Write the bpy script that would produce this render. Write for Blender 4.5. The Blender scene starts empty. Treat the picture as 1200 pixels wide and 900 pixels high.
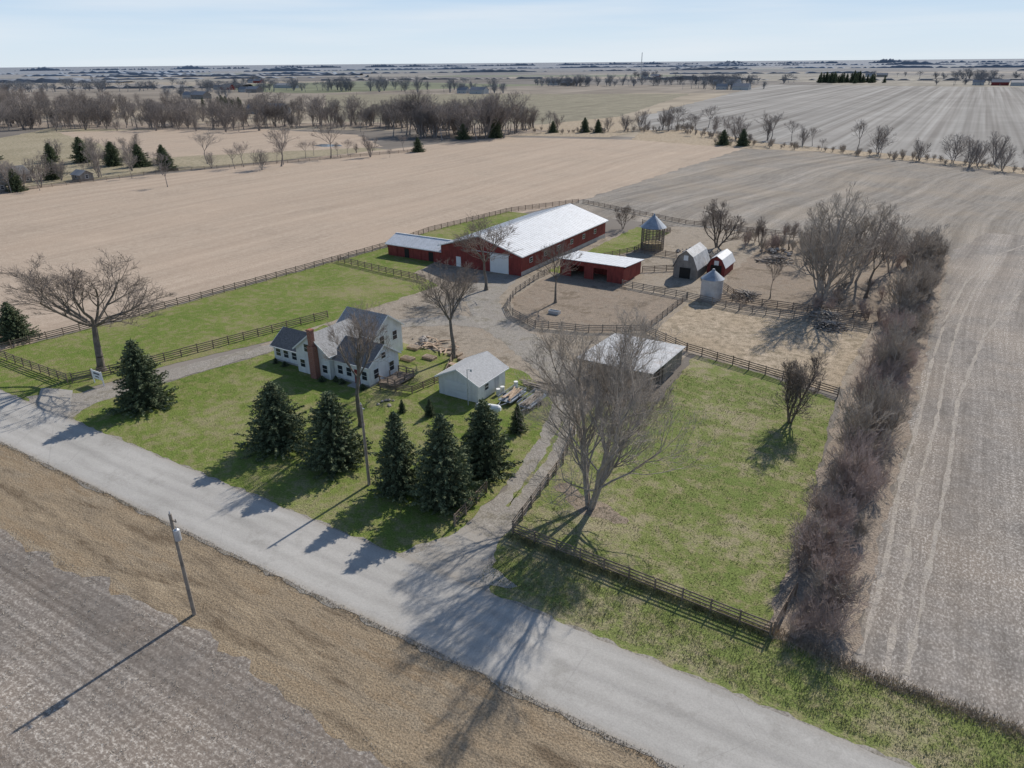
import bpy, math, random
import numpy as np
from mathutils import Vector, Matrix, noise as mnoise
sc=bpy.context.scene
R=random.Random(7)
# ------------------------------------------------------------ camera
cam_d=bpy.data.cameras.new('camera'); cam=bpy.data.objects.new('camera',cam_d); sc.collection.objects.link(cam)
cam_d.sensor_width=36; cam_d.lens=24.99; cam_d.clip_start=.5; cam_d.clip_end=90000
pitch=math.atan(377/833)
cam.matrix_world=Matrix.Translation((0,0,40))@Matrix.Rotation(math.radians(31.5),4,'Z')@Matrix.Rotation(math.pi/2-pitch,4,'X')@Matrix.Rotation(math.radians(-.5),4,'Z')
sc.camera=cam
sc.view_settings.view_transform='Standard'; sc.view_settings.look='None'; sc.view_settings.exposure=0
# ------------------------------------------------------------ light
SE=math.radians(36); SR=math.radians(3); SKY=.13
w=bpy.data.worlds.new('World'); sc.world=w; w.use_nodes=True
try: w.cycles.sampling_method='NONE'
except Exception: pass
wn=w.node_tree; bg=wn.nodes['Background']; sky=wn.nodes.new('ShaderNodeTexSky')
sky.sky_type='NISHITA'; sky.sun_disc=False; sky.sun_elevation=SE; sky.sun_rotation=SR
sky.altitude=200; sky.air_density=1.0; sky.dust_density=0.5; sky.ozone_density=2
tc=wn.nodes.new('ShaderNodeTexCoord'); sp=wn.nodes.new('ShaderNodeSeparateXYZ'); wn.links.new(tc.outputs['Generated'],sp.inputs[0])
rp=wn.nodes.new('ShaderNodeValToRGB'); wn.links.new(sp.outputs[2],rp.inputs[0])
e=rp.color_ramp.elements; e[0].position=0; e[0].color=(.71,.80,.87,1); e[1].position=.3; e[1].color=(.27,.45,.74,1)
for p_,c_ in ((.03,(.66,.78,.885)),(.09,(.47,.65,.86))):
    q=e.new(p_); q.color=(*c_,1)
vs=wn.nodes.new('ShaderNodeVectorMath'); vs.operation='SCALE'; vs.inputs['Scale'].default_value=1/SKY; wn.links.new(rp.outputs[0],vs.inputs[0])
cm=wn.nodes.new('ShaderNodeVectorMath'); cm.operation='MULTIPLY'; cm.inputs[1].default_value=(1,1,16); wn.links.new(tc.outputs['Generated'],cm.inputs[0])
cn=wn.nodes.new('ShaderNodeTexNoise'); cn.inputs['Scale'].default_value=2.6; cn.inputs['Detail'].default_value=4; wn.links.new(cm.outputs[0],cn.inputs['Vector'])
cmr=wn.nodes.new('ShaderNodeMapRange'); cmr.inputs[1].default_value=.42; cmr.inputs[2].default_value=.7; cmr.inputs[4].default_value=.5; wn.links.new(cn.outputs[0],cmr.inputs[0])
m0=wn.nodes.new('ShaderNodeMix'); m0.data_type='RGBA'; wn.links.new(cmr.outputs[0],m0.inputs[0]); wn.links.new(vs.outputs[0],m0.inputs[6]); m0.inputs[7].default_value=(.8/SKY,.85/SKY,.9/SKY,1)
mr_=wn.nodes.new('ShaderNodeMapRange'); mr_.inputs[1].default_value=.08; mr_.inputs[2].default_value=.4; mr_.inputs[3].default_value=0; mr_.inputs[4].default_value=1; wn.links.new(sp.outputs[2],mr_.inputs[0])
m1=wn.nodes.new('ShaderNodeMix'); m1.data_type='RGBA'; wn.links.new(mr_.outputs[0],m1.inputs[0]); wn.links.new(m0.outputs[2],m1.inputs[6]); wn.links.new(sky.outputs[0],m1.inputs[7])
wn.links.new(m1.outputs[2],bg.inputs[0]); bg.inputs[1].default_value=SKY
sd=bpy.data.lights.new('sun','SUN'); sd.energy=4.9; sd.angle=math.radians(.6); sd.color=(1,.94,.85)
so=bpy.data.objects.new('sun',sd); sc.collection.objects.link(so)
sv=Vector((math.sin(SR)*math.cos(SE),math.cos(SR)*math.cos(SE),math.sin(SE)))
so.rotation_euler=(-sv).to_track_quat('-Z','Y').to_euler(); so.location=(0,100,200)
# ------------------------------------------------------------ material builder
class MB:
    def __init__(s,name,rough=.9,spec=.15,metal=0):
        s.m=bpy.data.materials.new(name); s.m.use_nodes=True; s.nt=s.m.node_tree
        s.b=s.nt.nodes['Principled BSDF']; s.b.inputs['Roughness'].default_value=rough
        s.b.inputs['Specular IOR Level'].default_value=spec; s.b.inputs['Metallic'].default_value=metal
        s.pos=s.nt.nodes.new('ShaderNodeNewGeometry').outputs['Position']
    def put(s,sock,v):
        if hasattr(v,'is_output'): s.nt.links.new(v,sock)
        elif isinstance(v,(tuple,list)) and len(v)==3 and sock.type=='RGBA': sock.default_value=(*v,1)
        else: sock.default_value=v
    def mul(s,x,y,z,vec=None):
        n=s.nt.nodes.new('ShaderNodeVectorMath'); n.operation='MULTIPLY'; s.put(n.inputs[0],vec or s.pos); n.inputs[1].default_value=(x,y,z); return n.outputs[0]
    def noise(s,scale,detail=4,rough=.6,vec=None,dist=0):
        n=s.nt.nodes.new('ShaderNodeTexNoise'); s.put(n.inputs['Vector'],vec or s.pos)
        n.inputs['Scale'].default_value=scale;n.inputs['Detail'].default_value=detail;n.inputs['Roughness'].default_value=rough;n.inputs['Distortion'].default_value=dist
        return n.outputs['Fac']
    def mr(s,v,a,b,c=0.,d=1.):
        n=s.nt.nodes.new('ShaderNodeMapRange'); s.put(n.inputs[0],v)
        for i,x in enumerate((a,b,c,d)): n.inputs[i+1].default_value=x
        return n.outputs[0]
    def math(s,op,a,b=0.):
        n=s.nt.nodes.new('ShaderNodeMath'); n.operation=op; s.put(n.inputs[0],a); s.put(n.inputs[1],b); return n.outputs[0]
    def mix(s,f,a,b,mode='MIX'):
        n=s.nt.nodes.new('ShaderNodeMix'); n.data_type='RGBA'; n.blend_type=mode; s.put(n.inputs[0],f); s.put(n.inputs[6],a); s.put(n.inputs[7],b); return n.outputs[2]
    def sep(s,vec=None):
        n=s.nt.nodes.new('ShaderNodeSeparateXYZ'); s.put(n.inputs[0],vec or s.pos); return n.outputs
    def comb(s,x,y,z=0.):
        n=s.nt.nodes.new('ShaderNodeCombineXYZ'); s.put(n.inputs[0],x);s.put(n.inputs[1],y);s.put(n.inputs[2],z); return n.outputs[0]
    def val(s,c,f):
        return s.mix(1.,c,s.comb(f,f,f),'MULTIPLY')
    def bump(s,h,st=.5,dist=.05):
        n=s.nt.nodes.new('ShaderNodeBump'); n.inputs['Strength'].default_value=st; n.inputs['Distance'].default_value=dist
        s.put(n.inputs['Height'],h); s.nt.links.new(n.outputs[0],s.b.inputs['Normal'])
    def done(s,c): s.put(s.b.inputs['Base Color'],c); return s.m

def plain(name,c,var=.25,scale=3,rough=.8,spec=.2,metal=0,bump=0):
    b=MB(name,rough,spec,metal); n=b.noise(scale,2,.65)
    col=b.val(c,b.mr(n,.25,.75,1-var,1+var))
    if bump: b.bump(n,.6,bump)
    return b.done(col)

def field_mat(name,axis,dark,base,light,lightamt=.5,row=.76,wob=3,rowst=.5,brown=None,streak=1.,fine=1.,bend=0,mott=.3):
    b=MB(name,.95,.05); X,Y,Z=b.sep()
    a,l=(X,Y) if axis=='Y' else (Y,X)
    if bend:  # rows sweep in a gentle arc far from the boundary
        t=b.math('MAXIMUM',b.math('SUBTRACT',l,120.),0.); a=b.math('SUBTRACT',a,b.math('MULTIPLY',b.math('MULTIPLY',t,t),bend))
    if wob: a=b.math('ADD',a,b.math('MULTIPLY',b.noise(.012,0,.5),wob))
    v1=b.comb(b.math('MULTIPLY',a,1.6),b.math('MULTIPLY',l,.09))
    v2=b.comb(b.math('MULTIPLY',a,.22),b.math('MULTIPLY',l,.008))
    v3=b.comb(b.math('MULTIPLY',a,4.),b.math('MULTIPLY',l,2.4))
    n1=b.noise(1,2,.6,v1); n2=b.noise(1,2,.7,v2); n3=b.noise(1.3,3,.8,v3); n4=b.noise(.045,5,.68); n5=b.noise(.8,3,.75)
    h=b.math('ADD',b.math('MULTIPLY',b.mr(n1,.34,.66),1-mott),b.math('MULTIPLY',b.mr(n5,.35,.65),mott))
    if rowst: rows=b.math('SINE',b.math('MULTIPLY',a,2*math.pi/row)); rr=b.math('MULTIPLY',rows,b.mr(n5,.35,.6,.2,1.)); h=b.math('ADD',h,b.math('MULTIPLY',rr,.3*rowst)); n3=b.math('ADD',n3,b.math('MULTIPLY',rr,.06*rowst))
    c=b.mix(b.mr(h,.1,.9),dark,base)
    if brown: c=b.mix(b.mr(n4,.42,.6,.0,.75),c,brown)
    lf=b.math('MULTIPLY',b.mr(n3,.5,.64),b.mr(b.math('ADD',b.math('MULTIPLY',n2,.35),b.math('ADD',b.math('MULTIPLY',n4,.4),b.math('MULTIPLY',n5,.25))),.42,.58,.12,1.))
    c=b.mix(b.math('MULTIPLY',lf,lightamt),c,light)
    c=b.val(c,b.mr(n3,.3,.7,1-.28*fine,1+.22*fine))
    c=b.val(c,b.mr(n2,.3,.7,1-.16*streak,1+.14*streak)); c=b.val(c,b.mr(n4,.3,.7,.85,1.13))
    return b.done(c)

def turf_mat(name,cols,patch=.09,bare=None,bareamt=.5,bmp=.12,stretch=None):
    b=MB(name,.95,.05); vec=b.mul(*stretch) if stretch else None
    n1=b.noise(patch,4,.72,vec); n2=b.noise(.7,3,.75,vec); n3=b.noise(6,2,.75)
    c=b.mix(b.mr(n1,.38,.62),cols[0],cols[1]); c=b.mix(b.mr(n2,.46,.66,0,.85),c,cols[2])
    if bare: c=b.mix(b.math('MULTIPLY',b.mr(b.math('ADD',b.math('MULTIPLY',n1,.6),b.math('MULTIPLY',n2,.4)),.49,.6),bareamt),c,bare)
    c=b.val(c,b.mr(n3,.3,.7,.64,1.32)); c=b.val(c,b.mr(n2,.3,.7,1.14,.83))
    if bmp: b.bump(n3,.8,bmp)
    return b.done(c)

m_lawn=turf_mat('lawn_mat',[(.12,.168,.036),(.185,.208,.062),(.275,.255,.108)],.09,bare=(.30,.26,.165),bareamt=.55)
m_padd=turf_mat('paddock_mat',[(.135,.175,.05),(.2,.215,.08),(.29,.265,.13)],.07,bare=(.33,.285,.19),bareamt=.85)
m_past=turf_mat('pasture_mat',[(.12,.168,.036),(.18,.203,.06),(.26,.25,.108)],.07,bare=(.29,.24,.15),bareamt=.6)
m_verge=turf_mat('dry_verge_mat',[(.24,.18,.118),(.31,.248,.172),(.38,.315,.232)],.25,bare=(.15,.11,.072),bareamt=.85,bmp=.12,stretch=(.22,1,1))
m_dry=turf_mat('dry_grass_mat',[(.37,.295,.21),(.44,.36,.27),(.28,.23,.16)],.08,bare=(.25,.205,.14),bareamt=.5)
m_litter=turf_mat('leaf_litter_mat',[(.24,.195,.155),(.31,.255,.205),(.36,.305,.25)],.3,bmp=.15)
m_yard=turf_mat('yard_dirt_mat',[(.27,.225,.175),(.33,.285,.23),(.40,.35,.29)],.12,bare=(.18,.145,.105),bareamt=.8,bmp=.06)
m_mud=turf_mat('paddock_dirt_mat',[(.23,.183,.14),(.29,.237,.185),(.35,.297,.24)],.15,bare=(.16,.125,.09),bareamt=.75,bmp=.06)
m_gravel=turf_mat('gravel_mat',[(.25,.225,.195),(.31,.285,.25),(.37,.345,.31)],.3,bare=(.2,.175,.13),bareamt=.7,bmp=.03)
m_near=field_mat('near_field_mat','X',(.17,.146,.126),(.26,.23,.203),(.45,.412,.36),.8,wob=2.5,rowst=.6,brown=(.225,.185,.15),mott=.5)
m_gray=field_mat('gray_field_mat','Y',(.2,.178,.152),(.305,.277,.243),(.45,.415,.37),.8,wob=14,rowst=0,brown=(.235,.195,.15),streak=1.3,bend=.0006,mott=.35)
m_east=field_mat('east_field_mat','Y',(.19,.17,.15),(.30,.272,.243),(.52,.485,.44),.95,wob=7,rowst=.25,brown=(.265,.222,.18),bend=.0008,mott=.5,streak=.9)
m_tan=field_mat('tan_field_mat','Y',(.37,.29,.222),(.47,.382,.298),(.56,.475,.38),.5,wob=10,rowst=0,brown=(.36,.28,.213),streak=.45,fine=.7,mott=.6)
m_olive=field_mat('olive_field_mat','Y',(.2,.18,.13),(.27,.245,.18),(.34,.31,.24),.5,wob=0,rowst=0)
# distant tilled field: straight irregular bands running away from the road
b=MB('far_field_mat',.95,.05)
r1=b.noise(1,2,.75,b.mul(.16,.0012,1)); r2=b.noise(1,2,.7,b.mul(.035,.0006,1)); r3=b.noise(.02,4,.7)
c=b.mix(b.mr(r1,.36,.64),(.2,.185,.168),(.325,.31,.287)); c=b.val(c,b.mr(r2,.3,.7,.82,1.14)); c=b.val(c,b.mr(r3,.3,.7,.86,1.12)); m_far2=b.done(c)

# road
b=MB('road_mat',.85,.25); X,Y,Z=b.sep()
n=b.noise(.5,4,.7,b.mul(.3,1,1)); n2=b.noise(9,2,.7); n3=b.noise(.06,2,.5)
c=b.mix(b.mr(n,.3,.7),(.33,.313,.286),(.41,.39,.36))
wv=b.math('MULTIPLY',b.math('SUBTRACT',n3,.5),.9); yy_=b.math('ADD',Y,wv)
def band(yc,wd): return b.mr(b.math('ABSOLUTE',b.math('SUBTRACT',yy_,yc)),wd*.3,wd,1,0)
for yc in (32.4,34.0,35.9,37.4): c=b.mix(b.math('MULTIPLY',band(yc,.55),.3),c,(.46,.44,.405))
c=b.mix(b.math('MULTIPLY',band(34.95,.35),.25),c,(.24,.23,.215))
c=b.mix(b.math('MULTIPLY',b.mr(b.noise(.25,4,.75),.54,.68),.45),c,(.24,.225,.2))
edge=b.mr(b.math('ABSOLUTE',b.math('SUBTRACT',Y,34.8)),3.0,3.75,0,.6); c=b.mix(b.math('MULTIPLY',edge,b.mr(n,.35,.6)),c,(.27,.23,.18))
vo=b.nt.nodes.new('ShaderNodeTexVoronoi'); vo.feature='DISTANCE_TO_EDGE'; b.put(vo.inputs['Vector'],b.mul(.09,.22,1)); vo.inputs['Scale'].default_value=1
c=b.mix(b.mr(vo.outputs['Distance'],.0,.005,.3,0),c,(.2,.19,.18))
c=b.val(c,b.mr(n2,.3,.7,.88,1.1)); c=b.val(c,b.mr(n3,.3,.7,.92,1.08)); m_road=b.done(c)

# world ground patchwork
b=MB('ground_mat',.95,.05); X,Y,Z=b.sep()
wb=b.math('MULTIPLY',b.noise(.0009,0),700.)
fy=b.math('FLOOR',b.math('DIVIDE',b.math('ADD',Y,wb),330.))
fx=b.math('FLOOR',b.math('ADD',b.math('DIVIDE',b.math('ADD',X,wb),760.),b.math('MULTIPLY',fy,.37)))
wnz=b.nt.nodes.new('ShaderNodeTexWhiteNoise'); b.put(wnz.inputs[0],b.comb(fx,fy))
cr=b.nt.nodes.new('ShaderNodeValToRGB'); cr.color_ramp.interpolation='CONSTANT'; b.put(cr.inputs[0],wnz.outputs[0])
cols=[(0,(.25,.215,.175)),(.22,(.33,.28,.215)),(.38,(.2,.178,.155)),(.55,(.28,.25,.2)),(.74,(.16,.14,.118)),(.9,(.18,.19,.12))]
e=cr.color_ramp.elements; e[0].color=(*cols[0][1],1); e[1].position=cols[1][0]; e[1].color=(*cols[1][1],1)
for p_,c_ in cols[2:]:
    q=e.new(p_); q.color=(*c_,1)
c=cr.outputs[0]; s1=b.noise(1,2,.6,b.mul(.05,.004,1)); s2=b.noise(.01,3,.6)
c=b.val(c,b.mr(s1,.3,.7,.82,1.14)); c=b.val(c,b.mr(s2,.3,.7,.75,1.2))
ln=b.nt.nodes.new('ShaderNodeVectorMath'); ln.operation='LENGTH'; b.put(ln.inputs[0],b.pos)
hz=b.mr(ln.outputs['Value'],1000,6500,0,.8)  # aerial haze painted into the ground colour, growing with distance from the origin
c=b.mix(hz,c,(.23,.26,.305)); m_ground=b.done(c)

m_bark=plain('bark_mat',(.17,.145,.12),.35,1.5,.9,bump=.03)
m_barkl=plain('light_bark_mat',(.33,.29,.25),.35,1.2,.9,bump=.03)
m_twig=plain('twig_mat',(.235,.195,.165),.3,.6,.9)
m_twigl=plain('light_twig_mat',(.38,.33,.28),.3,.6,.9)
m_twigr=plain('red_twig_mat',(.40,.32,.285),.35,.3,.9)
m_twigf=plain('far_twig_mat',(.26,.228,.208),.35,.03,.9)
m_twigh=plain('hazy_wood_mat',(.2,.215,.24),.3,.01,.95)  # far trees: blue-grey of the distance haze is in the base colour
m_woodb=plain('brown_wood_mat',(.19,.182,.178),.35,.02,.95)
m_hor=plain('hazed_horizon_wood_mat',(.195,.23,.28),.2,.002,.95)  # farthest treelines, tinted bluish to paint the haze at the horizon
def needle(name,a,bb,sc_=1.6):
    b=MB(name,.8,.15); n=b.noise(sc_,2,.7); n2=b.noise(9,1,.6); return b.done(b.val(b.mix(b.mr(n,.35,.65),a,bb),b.mr(n2,.3,.7,.55,1.6)))
m_spr=needle('spruce_mat',(.062,.085,.042),(.17,.195,.11)); m_sprin=plain('spruce_inner_shade_mat',(.028,.035,.018),.3)  # inner core is painted near-black green for the shade within the crown
m_fence=plain('fence_mat',(.21,.165,.13),.4,1.3,.9); m_fenceg=plain('grey_fence_mat',(.27,.23,.19),.35,1.3,.9)
m_pole=plain('pole_wood_mat',(.27,.23,.19),.3,2,.9)
m_metal=plain('galvanised_mat',(.5,.51,.52),.15,1,.45,.4,.3); m_metald=plain('weathered_metal_mat',(.27,.3,.34),.25,1.2,.5,.3,.2); m_crib=plain('crib_mesh_mat',(.2,.17,.14),.3,1.2,.9)
m_conc=plain('concrete_mat',(.42,.4,.37),.15,1)
m_glass=plain('window_glass_mat',(.03,.035,.045),.2,1,.1,.5)
m_trim=plain('white_trim_mat',(.75,.75,.73),.05,1,.6)
m_dark=plain('dark_interior_mat',(.03,.028,.025),.2)
m_black=plain('rubber_mat',(.03,.03,.03),.2); m_hay=plain('straw_mat',(.42,.33,.18),.3,4); m_rock=plain('rock_mat',(.36,.32,.28),.35,1.5,bump=.1)
m_lumber=plain('lumber_mat',(.42,.31,.22),.35,2); m_water=plain('water_mat',(.12,.15,.18),.1,1,.08,.5)
def siding(name,c,axis='Z',per=.15,dirt=.1,rough=.6,depth=.02,rust=0):
    b=MB(name,rough,.25); X,Y,Z=b.sep(); a={'Z':Z,'X':X,'Y':Y,'XY':b.math('ADD',X,Y)}[axis]
    f=b.math('FRACT',b.math('DIVIDE',a,per)); n=b.noise(.8,3,.7); n2=b.noise(1,3,.7,b.mul(2.5,2.5,.3))
    cc=b.val(c,b.mr(f,0,.15,.78,1)); cc=b.val(cc,b.mr(n,.3,.7,1-dirt,1+dirt*.5)); cc=b.val(cc,b.mr(n2,.35,.7,1,1-dirt*1.5))
    if rust: cc=b.mix(b.mr(b.noise(.5,4,.75),.55,.7,0,rust),cc,(.3,.2,.14))
    b.bump(f,.5,depth); return b.done(cc)
m_white=siding('white_siding_mat',(.8,.8,.78)); m_red=siding('red_siding_mat',(.28,.057,.048),'XY',.3,.25)
m_grayw=siding('grey_boards_mat',(.3,.27,.24),'XY',.25,.25)
m_roofw=siding('white_metal_roof_mat',(.68,.69,.7),'XY',.6,.12,.5,rust=.15); m_roofg=siding('grey_metal_roof_mat',(.5,.5,.5),'XY',.6,.25,.5,rust=.5)
m_shin=plain('dark_shingle_mat',(.14,.138,.138),.35,4,.9,bump=.02); m_shinm=plain('grey_shingle_mat',(.31,.305,.30),.3,4,.9,bump=.02); m_shinl=plain('light_shingle_mat',(.39,.39,.39),.2,4,.9,bump=.02)
b=MB('brick_mat',.9,.1); br=b.nt.nodes.new('ShaderNodeTexBrick'); b.put(br.inputs['Vector'],b.comb(b.math('ADD',b.sep()[0],b.sep()[1]),b.sep()[2])); br.inputs['Scale'].default_value=4
br.inputs['Color1'].default_value=(.25,.09,.06,1); br.inputs['Color2'].default_value=(.32,.13,.09,1); br.inputs['Mortar'].default_value=(.35,.3,.27,1); m_brick=b.done(br.outputs[0])

# ------------------------------------------------------------ mesh helpers
def link(o,par=None):
    sc.collection.objects.link(o)
    if par: o.parent=par
    return o
def empty(name,loc=(0,0,0)):
    o=bpy.data.objects.new(name,None); o.location=loc; o.empty_display_size=.5; return link(o)
def mesh_np(name,V,F,mats,mi=None):
    me=bpy.data.meshes.new(name); V=np.asarray(V,dtype=np.float32); F=np.asarray(F,dtype=np.int32); k=F.shape[1]
    me.vertices.add(len(V)); me.vertices.foreach_set('co',V.ravel()); me.loops.add(F.size); me.loops.foreach_set('vertex_index',F.ravel())
    me.polygons.add(len(F)); me.polygons.foreach_set('loop_start',np.arange(0,F.size,k,dtype=np.int32))
    for m in mats: me.materials.append(m)
    if mi is not None: me.polygons.foreach_set('material_index',np.asarray(mi,dtype=np.int32))
    me.update(calc_edges=True); return me
def obj(name,me,par=None): return link(bpy.data.objects.new(name,me),par)
def pydata(name,V,F,mat,par=None,loc=None):
    me=bpy.data.meshes.new(name); me.from_pydata([tuple(v) for v in V],[],F); me.materials.append(mat); me.update()
    return obj(name,me,par)
def jag(pts,step,amp,seed,closed=True):
    out=[];n=len(pts)
    for i in range(n if closed else n-1):
        a=Vector((*pts[i],0)); c=Vector((*pts[(i+1)%n],0)); L=(c-a).length; k=max(1,int(L/step)); d=(c-a).normalized(); nn=Vector((-d.y,d.x,0))
        for j in range(k):
            p=a+(c-a)*j/k
            o=(mnoise.noise(Vector((p.x*.25/max(step,.1)*1.3,p.y*.25/max(step,.1)*1.3,seed)))*1.3+mnoise.noise(Vector((p.x*1.9/max(step,.1),p.y*1.9/max(step,.1),seed+9)))*.7)*amp
            p=p+nn*o; out.append((p.x,p.y))
    return out
def sheet(name,pts,mat,z,step=.6,amp=.25):
    q=jag(pts,step,amp,sum(map(ord,name))%97) if amp>0 else pts
    return pydata(name,[(x,y,z) for x,y in q],[list(range(len(q)))],mat)
def strip(name,pts,w0,mat,z,step=.8,amp=.15):
    L=[];Rr=[]
    n=len(pts)
    for i,p in enumerate(pts):
        a=Vector(pts[max(0,i-1)]); c=Vector(pts[min(n-1,i+1)]); d=(c-a).normalized(); nn=Vector((-d.y,d.x)); ww=w0[i] if isinstance(w0,list) else w0
        L.append(tuple(Vector(p)+nn*ww/2)); Rr.append(tuple(Vector(p)-nn*ww/2))
    return sheet(name,L+Rr[::-1],mat,z,step,amp)
class Boxes:
    def __init__(s): s.V=[];s.F=[]
    def box(s,x0,x1,y0,y1,z0,z1):
        k=len(s.V); s.V+=[(x,y,z) for z in (z0,z1) for y in (y0,y1) for x in (x0,x1)]
        s.F+=[[k+a for a in f] for f in ((0,2,3,1),(4,5,7,6),(0,1,5,4),(2,6,7,3),(0,4,6,2),(1,3,7,5))]
    def beam(s,a,c,w,h):
        a=Vector(a);c=Vector(c); d=(c-a).normalized(); side=d.cross(Vector((0,0,1)))
        if side.length<.01: side=Vector((1,0,0))
        side.normalize(); up=side.cross(d).normalized(); k=len(s.V)
        for p in (a,c):
            for u,v in ((-1,-1),(1,-1),(1,1),(-1,1)): s.V.append(tuple(p+side*u*w/2+up*v*h/2))
        s.F+=[[k+x for x in f] for f in ((0,3,2,1),(4,5,6,7),(0,1,5,4),(1,2,6,5),(2,3,7,6),(3,0,4,7))]
    def cyl(s,a,c,r0,r1,n=10):
        a=Vector(a);c=Vector(c); d=(c-a).normalized(); u=d.orthogonal().normalized(); v=d.cross(u); k=len(s.V)
        for p,r in ((a,r0),(c,r1)):
            for i in range(n): t=2*math.pi*i/n; s.V.append(tuple(p+(u*math.cos(t)+v*math.sin(t))*r))
        for i in range(n): s.F.append([k+i,k+(i+1)%n,k+n+(i+1)%n,k+n+i])
        s.F.append([k+i for i in range(n)][::-1]); s.F.append([k+n+i for i in range(n)])
    def make(s,name,mat,par=None): return pydata(name,s.V,s.F,mat,par)
def box(name,x0,x1,y0,y1,z0,z1,mat,par):
    q=Boxes(); q.box(x0,x1,y0,y1,z0,z1); return q.make(name,mat,par)
def gable_body(name,x0,x1,y0,y1,ze,zr,axis,mat,par):
    if axis=='Y': xm=(x0+x1)/2; prof=[(x0,0),(x1,0),(x1,ze),(xm,zr),(x0,ze)]; V=[(x,y,z) for y in (y0,y1) for x,z in prof]
    else: ym=(y0+y1)/2; prof=[(y0,0),(y1,0),(y1,ze),(ym,zr),(y0,ze)]; V=[(x,y,z) for x in (x0,x1) for y,z in prof]
    F=[[0,1,2,3,4],[9,8,7,6,5]]+[[i,(i+1)%5,5+(i+1)%5,5+i] for i in range(5)]
    return pydata(name,V,F,mat,par)
def roof(name,x0,x1,y0,y1,ze,zr,axis,mat,par,oh=.4,t=.12,ribs=0,trim=True):
    if axis=='Y': sl=(zr-ze)/((x1-x0)/2); A=[(x0-oh,ze-oh*sl),((x0+x1)/2,zr),(x1+oh,ze-oh*sl)]; mk=lambda u,v,z:(u,v,z); e0,e1=y0-oh,y1+oh
    else: sl=(zr-ze)/((y1-y0)/2); A=[(y0-oh,ze-oh*sl),((y0+y1)/2,zr),(y1+oh,ze-oh*sl)]; mk=lambda u,v,z:(v,u,z); e0,e1=x0-oh,x1+oh
    V=[mk(u,v,z+dz) for v in (e0,e1) for dz in (.01,t) for u,z in A]
    F=[[3,4,10,9],[4,5,11,10],[0,6,7,1],[1,7,8,2],[0,3,9,6],[2,8,11,5],[0,1,4,3],[1,2,5,4],[6,9,10,7],[7,10,11,8]]
    o=pydata(name,V,F,mat,par)
    if ribs:
        q=Boxes(); n=int((e1-e0)/ribs)
        for i in range(n+1):
            v=e0+.04+i*ribs
            for k in (0,2): q.beam(mk(A[k][0],v,A[k][1]+t+.015),mk(A[1][0],v,A[1][1]+t+.015),.05,.03)
        q.beam(mk(A[1][0],e0,zr+t+.03),mk(A[1][0],e1,zr+t+.03),.35,.05)
        q.make('roof_ribs',mat,par)
    if trim:
        q=Boxes()
        for v in (e0-.03,e1+.03):
            for k in (0,2): q.beam(mk(A[k][0],v,A[k][1]+t*.3),mk(A[1][0],v,A[1][1]+t*.3),.04,.2)
        for k,sg in ((0,-1),(2,1)): q.beam(mk(A[k][0]+sg*.05,e0,A[k][1]+.02),mk(A[k][0]+sg*.05,e1,A[k][1]+.02),.09,.12)
        q.make('fascia_and_gutters',m_trim,par)
    return o
def window(par,face,c,a,z,wd=.9,ht=1.3,n='window'):
    for nm,g,d,m in (('frame',.09,.05,m_trim),('glass',0,.07,m_glass)):
        w2=wd/2+g; h2=ht/2+g
        if face=='-Y': box(n+'_'+nm,a-w2,a+w2,c-d,c+.02,z-h2,z+h2,m,par)
        elif face=='+X': box(n+'_'+nm,c-.02,c+d,a-w2,a+w2,z-h2,z+h2,m,par)
        else: box(n+'_'+nm,c-d,c+.02,a-w2,a+w2,z-h2,z+h2,m,par)
    q=Boxes()
    if face=='-Y': q.box(a-wd/2,a+wd/2,c-.085,c-.06,z-.025,z+.025)
    elif face=='+X': q.box(c+.06,c+.085,a-wd/2,a+wd/2,z-.025,z+.025)
    else: q.box(c-.085,c-.06,a-wd/2,a+wd/2,z-.025,z+.025)
    q.make(n+'_bar',m_trim,par)

# ------------------------------------------------------------ ground sheets
q=45000
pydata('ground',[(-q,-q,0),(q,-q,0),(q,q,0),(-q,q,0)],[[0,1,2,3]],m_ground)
sheet('tan_field',[(-121,39),(-250,39),(-290,130),(-272,190),(-236,372),(-160,392),(-115,386),(-94,374),(-101,200),(-113,150)],m_tan,.020,2,1.2)
sheet('gray_field',[(-101,186),(-95,374),(-70,380),(-30,362),(22,326),(400,250),(400,44.5),(1,44.5),(0,120),(-1,186),(-60,184)],m_gray,.016,2,1)
sheet('east_field',[(0.5,44.8),(400,44.8),(400,215),(60,222),(9,214),(3,190),(2,120)],m_east,.024,2,1)
sheet('far_field',[(-225,560),(-178,450),(-90,408),(-30,385),(30,352),(420,270),(700,1300),(-330,1420)],m_far2,.03,6,3)
sheet('near_field',[(-500,-60),(80,-60),(80,21),(-30,22.3),(-45,23.2),(-70,22),(-500,22)],m_near,.02,.7,.75)
sheet('dry_verge',[(-500,20),(80,19),(80,32),(-500,32)],m_verge,.012,2,.0)
sheet('road',[(-900,31.1),(260,31.1),(260,38.5),(-900,38.5)],m_road,.045,.7,.16)
sheet('road_shoulder',[(-500,30.8),(200,30.8),(200,38.7),(-500,38.7)],m_gravel,.036,.6,.35)
sheet('front_verge',[(-33,38),(-500,38),(-500,45),(-33,45.5)],m_past,.026,2,.3)
sheet('front_verge_grass',[(-29.5,38),(300,38),(300,44),(60,44.5),(2,45),(-4,46),(-29,46.5)],m_padd,.028,.8,.5)
sheet('lawn',[(-87.5,38.6),(-33.2,38.6),(-33.2,45),(-33.4,56),(-35.8,66),(-39,74),(-47,80),(-60,80),(-86,80),(-84,66),(-87,55),(-88.5,44)],m_lawn,.030,.6,.25)
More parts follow.
